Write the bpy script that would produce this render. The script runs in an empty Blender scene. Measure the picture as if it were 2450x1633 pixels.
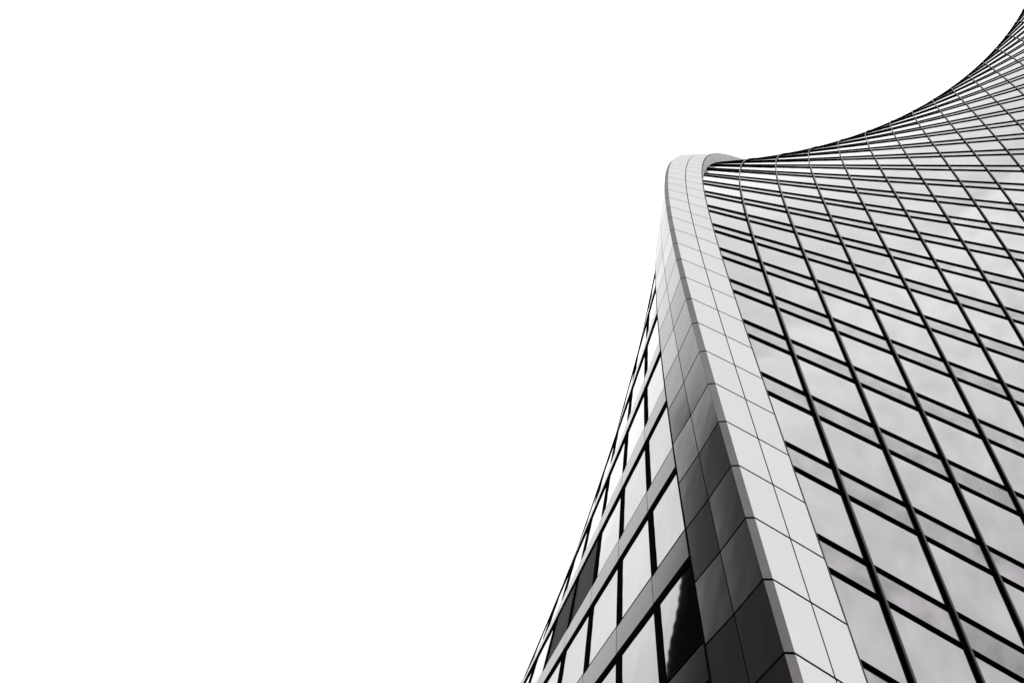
import bpy, bmesh, math, random
from mathutils import Vector, Matrix, noise

random.seed(7)
scene = bpy.context.scene
COL = scene.collection

# ------------------------------------------------------------------ camera
# The camera stands on the plaza and looks steeply up, rolled to one side.
H = 1.9                      # half a storey, metres
Z0 = 17.7867                 # height of half-storey level 0 above the plaza
OM = -0.0247346              # twist of the tower per half storey, radians
CAM = Vector((-15.80905, -58.5171, 1.6))
YAW, PITCH, ROLL = 1.5912032, 1.1370714, 0.3150339
FPX = 3142.58 / 2450.0       # focal length over picture width
PPX, PPY = 1386.865, -400.026  # the picture is cropped out of a wider one: lens axis off the picture's centre
fw = Vector((math.cos(PITCH) * math.cos(YAW), math.cos(PITCH) * math.sin(YAW), math.sin(PITCH)))
r0 = Vector((math.sin(YAW), -math.cos(YAW), 0))
u0 = r0.cross(fw)
rt = r0 * math.cos(ROLL) + u0 * math.sin(ROLL)
up = -r0 * math.sin(ROLL) + u0 * math.cos(ROLL)
cd = bpy.data.cameras.new('camera')
cd.sensor_fit = 'HORIZONTAL'
cd.sensor_width = 36.0
cd.lens = 36.0 * FPX
cd.shift_x = -PPX / 2450.0
cd.shift_y = PPY / 2450.0
cd.clip_start = 0.1
cd.clip_end = 20000
cam = bpy.data.objects.new('camera', cd)
cam.matrix_world = Matrix(((rt.x, up.x, -fw.x, CAM.x), (rt.y, up.y, -fw.y, CAM.y), (rt.z, up.z, -fw.z, CAM.z), (0, 0, 0, 1)))
COL.objects.link(cam)
scene.camera = cam

# ------------------------------------------------------------------ world: bright overcast
SUN_AZ, SUN_EL = math.radians(-62), math.radians(58)
world = bpy.data.worlds.new('World')
scene.world = world
world.use_nodes = True
nt = world.node_tree
nt.nodes.clear()
N, Lk = nt.nodes.new, nt.links.new
out = N('ShaderNodeOutputWorld')
bg = N('ShaderNodeBackground')
Lk(bg.outputs[0], out.inputs[0])
sky = N('ShaderNodeTexSky')
sky.sky_type = 'NISHITA'
sky.sun_disc = False
sky.sun_elevation = SUN_EL
sky.sun_rotation = math.pi / 2 - SUN_AZ
bw = N('ShaderNodeRGBToBW')
Lk(sky.outputs[0], bw.inputs[0])
tc = N('ShaderNodeTexCoord')
sep = N('ShaderNodeSeparateXYZ')
Lk(tc.outputs['Generated'], sep.inputs[0])
def wmath(op, a, b=None):
    m = N('ShaderNodeMath'); m.operation = op
    for i, v in enumerate((a, b)):
        if v is None: continue
        if isinstance(v, (int, float)): m.inputs[i].default_value = v
        else: Lk(v, m.inputs[i])
    return m.outputs[0]
elev = wmath('MAXIMUM', sep.outputs['Z'], 0.0)
cie = wmath('MULTIPLY', wmath('ADD', wmath('MULTIPLY', elev, 2.0), 1.0), 1.0 / 3.0)   # overcast luminance gradient
cl = N('ShaderNodeTexNoise')
cl.inputs['Scale'].default_value = 5.0
cl.inputs['Detail'].default_value = 5.0
cl.inputs['Roughness'].default_value = 0.55
Lk(tc.outputs['Generated'], cl.inputs['Vector'])
clouds = wmath('ADD', wmath('MULTIPLY', cl.outputs['Fac'], 0.7), 0.66)
over = wmath('MULTIPLY', wmath('MULTIPLY', cie, clouds), 16.5)
tot = wmath('ADD', over, wmath('MULTIPLY', bw.outputs[0], 0.25))
Lk(tot, bg.inputs[0])
bg.inputs[1].default_value = 0.1

sd = bpy.data.lights.new('sun', 'SUN')
sd.energy = 0.6
sd.angle = math.radians(75)
sd.color = (1.0, 0.98, 0.96)
sun = bpy.data.objects.new('sun', sd)
dirv = Vector((math.cos(SUN_EL) * math.cos(SUN_AZ), math.cos(SUN_EL) * math.sin(SUN_AZ), math.sin(SUN_EL)))
sun.rotation_euler = dirv.to_track_quat('Z', 'Y').to_euler()
sun.location = (0, -150, 300)
COL.objects.link(sun)

scene.view_settings.view_transform = 'Standard'
scene.view_settings.look = 'None'
scene.view_settings.exposure = 0.0
scene.view_settings.gamma = 1.0
scene.view_settings.use_curve_mapping = False
scene.cycles.max_bounces = 8
scene.cycles.glossy_bounces = 6
scene.cycles.use_denoising = True

# ------------------------------------------------------------------ materials
def material(name, base, rough=0.5, metal=0.0, ior=1.45, spec=0.5, vary=0.0, scale=(0.6, 0.6, 0.25), detail=4.0,
             rand=0.0, bump=0.0, bump_scale=0.6, rough_vary=0.0, streak=0.0, tilt=0.0, spec_tint=None):
    m = bpy.data.materials.new(name)
    m.use_nodes = True
    t = m.node_tree
    b = t.nodes['Principled BSDF']
    b.inputs['Base Color'].default_value = (*base, 1)
    b.inputs['Roughness'].default_value = rough
    b.inputs['Metallic'].default_value = metal
    b.inputs['IOR'].default_value = ior
    b.inputs['Specular IOR Level'].default_value = spec
    if spec_tint: b.inputs['Specular Tint'].default_value = (*spec_tint, 1)
    geo = t.nodes.new('ShaderNodeNewGeometry')
    mp = t.nodes.new('ShaderNodeMapping')
    mp.inputs['Scale'].default_value = scale
    if rand:                              # every unit has its own offset into the noise
        ob = t.nodes.new('ShaderNodeObjectInfo')
        wv = t.nodes.new('ShaderNodeTexWhiteNoise'); wv.noise_dimensions = '1D'
        t.links.new(ob.outputs['Random'], wv.inputs['W'])
        sv = t.nodes.new('ShaderNodeVectorMath'); sv.operation = 'SCALE'; sv.inputs['Scale'].default_value = 80.0
        t.links.new(wv.outputs['Color'], sv.inputs[0])
        av = t.nodes.new('ShaderNodeVectorMath'); av.operation = 'ADD'
        t.links.new(geo.outputs['Position'], av.inputs[0]); t.links.new(sv.outputs[0], av.inputs[1])
        t.links.new(av.outputs[0], mp.inputs['Vector'])
    else:
        t.links.new(geo.outputs['Position'], mp.inputs['Vector'])
    nz = t.nodes.new('ShaderNodeTexNoise')
    nz.inputs['Scale'].default_value = 1.0
    nz.inputs['Detail'].default_value = detail
    t.links.new(mp.outputs[0], nz.inputs['Vector'])
    def mth(op, a, b2):
        q = t.nodes.new('ShaderNodeMath'); q.operation = op
        for i, v in enumerate((a, b2)):
            if isinstance(v, (int, float)): q.inputs[i].default_value = v
            else: t.links.new(v, q.inputs[i])
        return q.outputs[0]
    fac = mth('ADD', mth('MULTIPLY', mth('SUBTRACT', nz.outputs['Fac'], 0.5), vary * 2), 1.0)
    if streak:
        mp2 = t.nodes.new('ShaderNodeMapping'); mp2.inputs['Scale'].default_value = (3.5, 3.5, 0.12)
        t.links.new(geo.outputs['Position'], mp2.inputs['Vector'])
        n2 = t.nodes.new('ShaderNodeTexNoise'); n2.inputs['Scale'].default_value = 1.0; n2.inputs['Detail'].default_value = 3.0
        t.links.new(mp2.outputs[0], n2.inputs['Vector'])
        fac = mth('MULTIPLY', fac, mth('ADD', mth('MULTIPLY', mth('SUBTRACT', n2.outputs['Fac'], 0.5), streak * 2), 1.0))
    if rand:
        oi = t.nodes.new('ShaderNodeObjectInfo')
        fac = mth('MULTIPLY', fac, mth('ADD', mth('MULTIPLY', mth('SUBTRACT', oi.outputs['Random'], 0.5), rand * 2), 1.0))
    mx = t.nodes.new('ShaderNodeMix'); mx.data_type = 'RGBA'; mx.blend_type = 'MULTIPLY'
    mx.inputs['Factor'].default_value = 1.0
    mx.inputs[6].default_value = (*base, 1)
    t.links.new(fac, mx.inputs[7])
    t.links.new(mx.outputs[2], b.inputs['Base Color'])
    if rough_vary:
        t.links.new(mth('ADD', mth('MULTIPLY', nz.outputs['Fac'], rough_vary), max(rough - rough_vary / 2, 0.02)), b.inputs['Roughness'])
    if bump:
        mp3 = t.nodes.new('ShaderNodeMapping'); mp3.inputs['Scale'].default_value = (bump_scale, bump_scale, bump_scale * 0.6)
        t.links.new(geo.outputs['Position'], mp3.inputs['Vector'])
        n3 = t.nodes.new('ShaderNodeTexNoise'); n3.inputs['Scale'].default_value = 1.0; n3.inputs['Detail'].default_value = 1.5
        t.links.new(mp3.outputs[0], n3.inputs['Vector'])
        bp = t.nodes.new('ShaderNodeBump'); bp.inputs['Strength'].default_value = 1.0; bp.inputs['Distance'].default_value = bump
        t.links.new(n3.outputs['Fac'], bp.inputs['Height'])
        t.links.new(bp.outputs[0], b.inputs['Normal'])
    if tilt:                              # each unit sits a hair out of true
        oi2 = t.nodes.new('ShaderNodeObjectInfo')
        wn = t.nodes.new('ShaderNodeTexWhiteNoise'); wn.noise_dimensions = '1D'
        t.links.new(oi2.outputs['Random'], wn.inputs['W'])
        sb = t.nodes.new('ShaderNodeVectorMath'); sb.operation = 'SUBTRACT'; sb.inputs[1].default_value = (0.5, 0.5, 0.5)
        t.links.new(wn.outputs['Color'], sb.inputs[0])
        sc_ = t.nodes.new('ShaderNodeVectorMath'); sc_.operation = 'SCALE'; sc_.inputs['Scale'].default_value = tilt * 2
        t.links.new(sb.outputs[0], sc_.inputs[0])
        ad = t.nodes.new('ShaderNodeVectorMath'); ad.operation = 'ADD'
        if bump: t.links.new(bp.outputs[0], ad.inputs[0])
        else: t.links.new(geo.outputs['Normal'], ad.inputs[0])
        t.links.new(sc_.outputs[0], ad.inputs[1])
        nm = t.nodes.new('ShaderNodeVectorMath'); nm.operation = 'NORMALIZE'
        t.links.new(ad.outputs[0], nm.inputs[0])
        t.links.new(nm.outputs[0], b.inputs['Normal'])
    return m

M = {
    'glass': material('coated_glass', (0.172, 0.169, 0.174), 0.07, 1.0, vary=0.42, scale=(1.1, 1.1, 0.4), detail=5, rand=0.06, bump=0.004, bump_scale=0.9, streak=0.08, tilt=0.006),
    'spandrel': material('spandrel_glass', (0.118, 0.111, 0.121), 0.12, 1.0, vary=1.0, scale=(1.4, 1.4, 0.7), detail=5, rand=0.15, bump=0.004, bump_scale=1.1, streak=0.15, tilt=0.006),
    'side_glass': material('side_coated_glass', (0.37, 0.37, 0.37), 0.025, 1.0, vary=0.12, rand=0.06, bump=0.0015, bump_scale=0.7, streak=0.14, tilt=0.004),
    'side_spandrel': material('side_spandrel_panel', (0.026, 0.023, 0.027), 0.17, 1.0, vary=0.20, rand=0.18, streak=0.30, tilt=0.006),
    'dark_matte': material('dark_matte_panel', (0.05, 0.048, 0.052), 0.7, 0.0, spec=0.1, vary=0.2, streak=0.5),
    'white': material('white_cladding', (0.60, 0.60, 0.60), 0.6, 0.0, spec=0.4, vary=0.03, rand=0.02, streak=0.015),
    'side_panel': material('shaded_side_cladding', (0.030, 0.0275, 0.0305), 0.15, 0.0, spec=0.5, vary=0.12, streak=0.30, rand=0.12, bump=0.006, bump_scale=1.0, tilt=0.034, spec_tint=(0.97, 0.92, 0.985)),  # same cladding as the white; its shade is put into the dark colour
    'chamfer': material('shaded_edge_cladding', (0.165, 0.153, 0.165), 0.58, 0.0, spec=0.25, vary=0.25, scale=(1.5, 1.5, 0.8), rand=0.14),  # white cladding too, half shade put into the grey
    'black': material('black_frame', (0.004, 0.004, 0.004), 0.7, 0.0, spec=0.0),
    'rib': material('dark_mullion_paint', (0.010, 0.010, 0.0105), 0.42, 0.0, ior=1.26, spec=0.5),
    'core': material('dark_backing', (0.006, 0.006, 0.006), 0.8, 0.0, spec=0.0),
    'roof': material('roof_membrane', (0.25, 0.25, 0.25), 0.8, 0.0, spec=0.2, vary=0.1),
    'plaza': material('granite_plaza', (0.33, 0.33, 0.33), 0.75, 0.0, spec=0.3, vary=0.2, scale=(0.15, 0.15, 0.15), detail=8),
    'dark_tower': material('dark_neighbour_cladding', (0.006, 0.006, 0.006), 0.7, 0.0, spec=0.0, vary=0.2),
    'dark_glass': material('dark_neighbour_glass', (0.006, 0.006, 0.006), 0.4, 0.0, ior=1.1, spec=0.2),
}

# ------------------------------------------------------------------ helpers
def link(name, mesh, parent=None, mats=()):
    for m in mats:
        mesh.materials.append(m)
    o = bpy.data.objects.new(name, mesh)
    COL.objects.link(o)
    if parent is not None:
        o.parent = parent
    return o

def mesh_from(name, verts, faces, smooth=False, matidx=None):
    me = bpy.data.meshes.new(name)
    me.from_pydata(verts, [], faces)
    if matidx is not None:
        me.polygons.foreach_set('material_index', matidx)
    if smooth:
        me.polygons.foreach_set('use_smooth', [True] * len(me.polygons))
    me.update()
    return me

def rot(p, j):
    """A point of the plan section carried up the twist to half-storey level j."""
    t = OM * j
    c, s = math.cos(t), math.sin(t)
    return Vector((c * p[0] - s * p[1], s * p[0] + c * p[1], Z0 + H * j))

class Acc:
    def __init__(self): self.v, self.f, self.m = [], [], []
    def add(self, verts, faces, m=0):
        n = len(self.v)
        self.v += [tuple(q) for q in verts]
        self.f += [tuple(i + n for i in f) for f in faces]
        self.m += [m] * len(faces)
    def mesh(self, name, smooth=False): return mesh_from(name, self.v, self.f, smooth, self.m)

def slab(p, q, n, j0, j1, front, back, nu=2, nv=3, acc=None, m=0):
    """A twisted slab: plan segment p-q, from level j0 to j1, between two offsets along the outward normal n."""
    vs, fs = [], []
    def pt(s, t, off):
        x = p[0] + (q[0] - p[0]) * s + n[0] * off
        y = p[1] + (q[1] - p[1]) * s + n[1] * off
        return rot((x, y), j0 + (j1 - j0) * t)
    for t in range(nv + 1):
        for s in range(nu + 1):
            vs.append(pt(s / nu, t / nv, front))
    W = nu + 1
    for t in range(nv):
        for s in range(nu):
            fs.append((t * W + s, t * W + s + 1, (t + 1) * W + s + 1, (t + 1) * W + s))
    ring = [(s, 0) for s in range(nu + 1)] + [(nu, t) for t in range(1, nv + 1)] + [(s, nv) for s in range(nu - 1, -1, -1)] + [(0, t) for t in range(nv - 1, 0, -1)]
    n0 = len(vs)
    R = len(ring)
    for o_ in (front, back):          # side walls have their own vertices, so the face stays flat-shaded at its rim
        for (s, t) in ring:
            vs.append(pt(s / nu, t / nv, o_))
    for i in range(R):
        k = (i + 1) % R
        fs.append((n0 + k, n0 + i, n0 + R + i, n0 + R + k))
    if acc is not None:
        acc.add(vs, fs, m)
        return None
    A = Acc(); A.add(vs, fs, m)
    return A

def column(profile, j0, j1, step, acc, m=0, closed=True):
    """A closed plan profile extruded up the twist."""
    k = max(1, int(round((j1 - j0) / step)))
    P = len(profile)
    vs = [rot(q, j0 + (j1 - j0) * i / k) for i in range(k + 1) for q in profile]
    fs = []
    for i in range(k):
        for a in range(P if closed else P - 1):
            b = (a + 1) % P
            fs.append((i * P + a, i * P + b, (i + 1) * P + b, (i + 1) * P + a))
    if closed:
        fs.append(tuple(range(P - 1, -1, -1)))
        fs.append(tuple(k * P + a for a in range(P)))
    acc.add(vs, fs, m)

def V2(a, b): return Vector((a, b))
def off(p, d, s, n=None, t=0.0):
    r = Vector((p[0] + d[0] * s, p[1] + d[1] * s))
    if n is not None: r += Vector((n[0], n[1])) * t
    return r

def inst(name, mesh, parent, k, mats=()):
    """Copy number k of a piece: lifted k storeys and turned with the twist; mesh data is shared."""
    o = bpy.data.objects.new(name, mesh)
    o.location = (0, 0, 2 * H * k)
    o.rotation_euler = (0, 0, OM * 2 * k)
    COL.objects.link(o)
    o.parent = parent
    return o

def project(P):
    v = P - CAM
    z = v.dot(fw)
    if z < 0.5: return None
    return (1225 + PPX + 3142.58 * v.dot(rt) / z, 816.5 + PPY - 3142.58 * v.dot(up) / z)

def seen_size(p, q, n, j0, j1):
    """Rough area of a facade cell as the camera sees it, 0 if turned away or outside the view."""
    c = [rot(p, j0), rot(q, j0), rot(q, j1), rot(p, j1)]
    nn = (c[1] - c[0]).cross(c[3] - c[0])
    ctr = (c[0] + c[1] + c[2] + c[3]) / 4
    outw = rot((p[0] + n[0], p[1] + n[1]), j0) - rot(p, j0)
    if nn.dot(outw) < 0: nn = -nn
    if nn.dot(CAM - ctr) < -0.5: return 0
    x = [project(a) for a in c]
    if any(a is None for a in x): return 0
    if max(a[0] for a in x) < -20 or min(a[0] for a in x) > 2470 or max(a[1] for a in x) < -20 or min(a[1] for a in x) > 1653: return 0
    ar = 0
    for i in range(4):
        a, b = x[i], x[(i + 1) % 4]
        ar += a[0] * b[1] - a[1] * b[0]
    return abs(ar) / 2 + 0.01

# ------------------------------------------------------------------ ground
me = mesh_from('ground', [(-6000, -6000, 0), (6000, -6000, 0), (6000, 6000, 0), (-6000, 6000, 0)], [(0, 1, 2, 3)])
g = link('ground', me, None, [M['plaza']])
g['kind'] = 'structure'
g['label'] = 'grey stone plaza at the foot of the tower'

# ------------------------------------------------------------------ the twisting tower
JB, JT = -9.3, 76.0                   # foot and top, in half storeys
tower = bpy.data.objects.new('office_tower', None)
tower.location = (0, 0, 0)
COL.objects.link(tower)
tower['label'] = 'twisting glass office tower with a white ribbon up its corner and a black mullion grid'
tower['category'] = 'tower'

# plan section at level 0
CL, CR = V2(-18.59831, -40.86466), V2(-18.42105, -40.92953)
R1, R2 = V2(-17.65154, -40.64712), V2(-16.88078, -40.35953)
L1, L2 = V2(-19.02562, -39.83867), V2(-19.49436, -38.80132)
G0, GD = V2(-17.252, -39.82157), V2(1.94811, 0.70748)
M0, MD = V2(-19.36382, -38.71345), V2(-0.77455, 1.77413)
eR = GD.normalized(); nR = V2(eR.y, -eR.x)
eL = MD.normalized(); nL = V2(-eL.y, eL.x)
wR = (R2 - CR).normalized(); nW = V2(wR.y, -wR.x)
wL = (L2 - CL).normalized(); nD = V2(-wL.y, wL.x)
wC = (CR - CL).normalized(); nC = V2(wC.y, -wC.x)
rib = lambda n: G0 + GD * n
mul = lambda n: M0 + MD * n
NR, NL = 20, 24
DJR, DJL = 1.0162, 0.2107
AR = DJR                # top of the spandrel of storey 0 (right face); storeys repeat every 2 levels
SPR = 0.60              # spandrel height in half storeys
AL = 1 + DJL
SPL = 0.53
K0, K1 = -5, 37
GR_F = -0.012            # glass plane behind the frame plane on the right face
GL_F = -0.016            # glass plane behind the spandrels on the left face

# far corners of the plan
RE = rib(NR) ; LE = mul(NL)
BACK = RE + MD * NL + (nR * -2.0)

# backing walls (parts): what stands behind the joints and panes
def backing(name, pts_, jstep=1.0):
    A = Acc(); column(pts_, JB, JT, jstep, A)
    return link(name, A.mesh(name), tower, [M['core']])
def span(a, b, k): return [a + (b - a) * (i / k) for i in range(k + 1)]
facade = backing('glazed_facade', span(off(G0, eR, -0.55, nR, -0.16), off(RE, eR, 0.2, nR, -0.16), NR) + span(off(RE, eR, 0.2, nR, -0.9), off(G0, eR, -0.55, nR, -0.9), NR), 0.5)
side = backing('side_facade', span(off(LE, eL, 0.2, nL, -0.34), off(M0, eL, -0.6, nL, -0.34), NL) + span(off(M0, eL, -0.6, nL, -1.0), off(LE, eL, 0.2, nL, -1.0), NL), 0.5)
pier = backing('corner_ribbon', [CL - nC * 0.03, CR - nC * 0.03, off(R2, wR, -0.04, nW, -0.03), off(R2, wR, -0.04, nW, -0.62),
                                off(L2, wL, -0.04, nD, -0.55), off(L2, wL, -0.04, nD, -0.03)], 0.5)
rearA = Acc()
column(span(off(RE, eR, 0.25, nR, -0.1), BACK, 20) + span(BACK, off(LE, eL, 0.25, nL, -0.1), 20)[1:] + span(off(LE, eL, 0.0, nL, -1.2), off(RE, eR, 0.0, nR, -1.2), 20), JB, JT, 0.5, rearA)
rear = link('rear_wall', rearA.mesh('rear_wall'), tower, [M['spandrel']])
rA = Acc()
column([off(G0, eR, 0, nR, -1.0), off(RE, eR, 0, nR, -1.0), BACK - nR * -1.0, off(LE, eL, 0, nL, -1.0), off(M0, eL, 0, nL, -1.0)], JT - 0.3, JT - 0.05, 0.25, rA)
link('roof', rA.mesh('roof'), tower, [M['roof']])

# ---- right face: panes and spandrels
def field(kind, cells, parent, mat, fr, bk, limit, name):
    """cells: list of (p, q, n, j0, j1, k, key) ; the largest in view become pieces, the rest one joined part."""
    sized = sorted(((seen_size(p, q, n, j0 + 2 * k, j1 + 2 * k), i) for i, (p, q, n, j0, j1, k, key) in enumerate(cells)), reverse=True)
    big = set(i for s, i in sized[:limit] if s > 30)
    cache, rest = {}, Acc()
    for i, (p, q, n, j0, j1, k, key) in enumerate(cells):
        if i in big:
            if key not in cache:
                cache[key] = slab(p, q, n, j0, j1, fr, bk).mesh(kind, True)
                cache[key].materials.append(mat)
                for poly in cache[key].polygons: poly.use_smooth = poly.index < 6
            inst(kind, cache[key], parent, k)
        else:
            slab(p, q, n, j0 + 2 * k, j1 + 2 * k, fr, bk, 1, 2, rest)
    if rest.v:
        o = link(name, rest.mesh(name), parent, [mat])
        o['kind'] = 'stuff'

glass_cells, span_cells = [], []
for k in range(K0, K1):
    for n in range(-1, NR):
        p = rib(n) if n >= 0 else off(G0, eR, -0.45)
        q = rib(n + 1)
        a, b = off(p, eR, 0.02), off(q, eR, -0.02)
        glass_cells.append((a, b, nR, AR - 2 + 0.007, AR - SPR - 0.007, k, ('g', n)))
        span_cells.append((a, b, nR, AR - SPR + 0.007, AR - 0.007, k, ('s', n)))
field('glass_pane', glass_cells, facade, M['glass'], GR_F, GR_F - 0.04, 240, 'glass_panes')
field('spandrel_panel', span_cells, facade, M['spandrel'], GR_F, GR_F - 0.04, 220, 'spandrel_panels')

# ---- right face: transoms (black, straight across each storey) and mullions (twisting the full height)
def transom_mesh(level, hh, name):
    A = Acc()
    slab(off(G0, eR, -0.5), off(RE, eR, 0.1), nR, level - hh, level + hh, 0.048, GR_F - 0.06, NR, 1, A)
    me = A.mesh(name); me.materials.append(M['black'])
    return me
tmA = transom_mesh(AR, 0.008, 'transom')
tmB = transom_mesh(AR - SPR, 0.008, 'transom')
for k in range(K0, K1):
    inst('transom', tmA, facade, k)
    inst('transom', tmB, facade, k)
for n in range(0, NR + 1):
    A = Acc()
    c = rib(n)
    column([off(c, eR, -0.024, nR, GR_F - 0.05), off(c, eR, 0.024, nR, GR_F - 0.05), off(c, eR, 0.024, nR, 0.058), off(c, eR, -0.024, nR, 0.058)], JB, JT, 0.5, A, 0)
    column([off(c, eR, -0.030, nR, 0.054), off(c, eR, 0.030, nR, 0.054), off(c, eR, 0.030, nR, 0.086), off(c, eR, -0.030, nR, 0.086)], JB, JT, 0.5, A, 1)
    link('mullion', A.mesh('mullion'), facade, [M['black'], M['rib']])

# ---- left face: proud spandrels, recessed panes, deep fins between the panes
lg, ls, dark_cells = [], [], []
for k in range(K0, K1):
    for n in range(0, NL):
        p = mul(n) if n > 0 else off(L2, wL, 0.06)
        p = p if n > 0 else off(M0, eL, (L2 - M0).dot(eL) + 0.16)
        q = mul(n + 1)
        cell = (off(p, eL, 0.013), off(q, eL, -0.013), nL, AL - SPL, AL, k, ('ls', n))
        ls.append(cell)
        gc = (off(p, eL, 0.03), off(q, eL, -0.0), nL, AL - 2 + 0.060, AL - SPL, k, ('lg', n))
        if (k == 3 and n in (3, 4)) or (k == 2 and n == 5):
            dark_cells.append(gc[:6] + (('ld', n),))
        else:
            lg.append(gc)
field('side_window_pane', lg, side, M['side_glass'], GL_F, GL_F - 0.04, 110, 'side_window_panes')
field('louvre_panel', dark_cells, side, M['dark_matte'], GL_F, GL_F - 0.04, 40, 'louvre_panels')  # a few window cells filled with flat dark matte panes
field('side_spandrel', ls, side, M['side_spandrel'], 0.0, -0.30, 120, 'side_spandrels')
# black soffit strips under the spandrels and fins at each bay line
sofA = Acc()
slab(off(M0, eL, (L2 - M0).dot(eL) + 0.02), off(LE, eL, 0.1), nL, AL - SPL - 0.10, AL - SPL - 0.001, 0.02, -0.29, NL, 1, sofA)
sof = sofA.mesh('window_head'); sof.materials.append(M['black'])
for k in range(K0, K1):
    inst('window_head', sof, side, k)
fin_cells = []
fmesh = {}
finrest = Acc()
for k in range(K0, K1):
    for n in range(1, NL + 1):
        c = mul(n)
        s = seen_size(off(c, eL, -0.2), off(c, eL, 0.2), nL, AL - 2 + 2 * k, AL - SPL + 2 * k)
        a, b = off(c, eL, -0.24), off(c, eL, 0.0)
        if s > 60:
            if n not in fmesh:
                fmesh[n] = slab(a, b, nL, AL - 2 + 0.002, AL - SPL - 0.101, 0.010, -0.29, 1, 3).mesh('window_fin')
                fmesh[n].materials.append(M['black'])
            inst('window_fin', fmesh[n], side, k)
        else:
            slab(a, b, nL, AL - 2 + 0.002 + 2 * k, AL - SPL - 0.101 + 2 * k, 0.010, -0.29, 1, 1, finrest)
fo = link('window_fins', finrest.mesh('window_fins'), side, [M['black']])
fo['kind'] = 'stuff'

# ---- the corner ribbon: white panels, chamfer and side panels with shade in their colour, one course per half storey
GAP = 0.017          # half joint, metres
GJ = 0.017           # half joint, half storeys
RT = R2 - wR * 0.035     # the white panels stop at a dark strip standing in for mullion shadow
LT = L2 - wL * 0.07      # the shaded panels stop short of a black edge trim
strips = [
    ('white_panel', CR, R1, nW, M['white']),
    ('white_panel', R1, RT, nW, M['white']),
    ('edge_panel', CL, CR, nC, M['chamfer']),
    ('shaded_panel', CL, L1, nD, M['side_panel']),
    ('shaded_panel', L1, LT, nD, M['side_panel']),
]
for name, p, q, n, mat in strips:
    e = (q - p).normalized()
    sgn = 0.0 if name == 'edge_panel' else GAP
    A0 = (off(p, e, 0.003 if (p is CR or p is CL) else GAP), off(q, e, -0.003 if q is CR else -GAP))
    me = slab(A0[0], A0[1], n, GJ, 1 - GJ, 0.0, -0.010, 2, 2).mesh(name)
    me.materials.append(mat)
    for poly in me.polygons: poly.use_smooth = poly.index < 4
    rest = Acc()
    for j in range(-9, 76):
        if -3 <= j <= 40:
            o = bpy.data.objects.new(name, me)
            o.location = (0, 0, H * j)
            o.rotation_euler = (0, 0, OM * j)
            COL.objects.link(o)
            o.parent = pier
        else:
            slab(A0[0], A0[1], n, j + GJ, j + 1 - GJ, 0.0, -0.010, 1, 1, rest)
    o = link(name + 's', rest.mesh(name + 's'), pier, [mat])
    o['kind'] = 'stuff'
# returns from the ribbon back to the two facades
ret = Acc()
for j in range(-9, 76):
    a, b = off(R2, wR, -0.034, nW, -0.012), off(R2, wR, -0.034, nW, -0.60)
    slab(a, b, wR, j + GJ, j + 1 - GJ, 0.03, -0.01, 1, 1, ret)
o = link('ribbon_return', ret.mesh('ribbon_return'), pier, [M['white']])
ret = Acc()
for j in range(-9, 76):
    a, b = off(L2, wL, -0.034, nD, -0.012), off(L2, wL, -0.034, nD, -0.52)
    slab(a, b, wL, j + GJ, j + 1 - GJ, 0.03, -0.01, 1, 1, ret)
A = Acc()
column([LT - nD * 0.004, off(LT, wL, 0.0, nD, -0.03), off(L2, wL, 0.004, nD, -0.03), off(L2, wL, 0.004, nD, -0.004)], JB, JT, 0.5, A)
link('dark_edge_line', A.mesh('dark_edge_line'), pier, [M['black']])
A = Acc()
column([off(RT, wR, 0.0, nW, -0.03), RT - nW * 0.004, off(R2, wR, 0.004, nW, -0.004), off(R2, wR, 0.004, nW, -0.03)], JB, JT, 0.5, A)
link('dark_edge_line', A.mesh('dark_edge_line'), pier, [M['dark_matte']])  # dark strip drawn in place of the first mullion's shadow line
o = link('dark_return', ret.mesh('dark_return'), pier, [M['black']])

# ------------------------------------------------------------------ the neighbour that the lower side windows mirror
nb = bpy.data.objects.new('dark_tower', None)
az = math.radians(156)
dist = 340.0
nb.location = (-19 + dist * math.cos(az), -40 + dist * math.sin(az), 0)
nb.rotation_euler = (0, 0, az)
COL.objects.link(nb)
nb['label'] = 'dark neighbouring tower mirrored as a black shape in the lower side window'
nb['category'] = 'tower'
NW, ND, NH, NF = 160.0, 40.0, 268.0, 65
def nbox(A, x0, x1, y0, y1, z0, z1):
    vs = [(x0, y0, z0), (x1, y0, z0), (x1, y1, z0), (x0, y1, z0), (x0, y0, z1), (x1, y0, z1), (x1, y1, z1), (x0, y1, z1)]
    A.add(vs, [(0, 3, 2, 1), (4, 5, 6, 7), (0, 1, 5, 4), (1, 2, 6, 5), (2, 3, 7, 6), (3, 0, 4, 7)])
A = Acc(); nbox(A, 0.4, ND - 0.4, -NW / 2 + 0.4, NW / 2 - 0.4, 0, NH - 1)
link('window_wall', A.mesh('window_wall'), nb, [M['dark_glass']])
fh = NH / NF
A = Acc(); nbox(A, 0, ND, -NW / 2, NW / 2, 0, 1.3)
slabm = A.mesh('floor_band'); slabm.materials.append(M['dark_tower'])
for i in range(NF):
    o = bpy.data.objects.new('floor_band', slabm); o.location = (0, 0, i * fh); COL.objects.link(o); o.parent = nb
A = Acc(); nbox(A, 0.05, ND - 0.05, -NW / 2 + 0.05, NW / 2 - 0.05, NH - 1, NH + 1.5)
link('parapet', A.mesh('parapet'), nb, [M['dark_tower']])
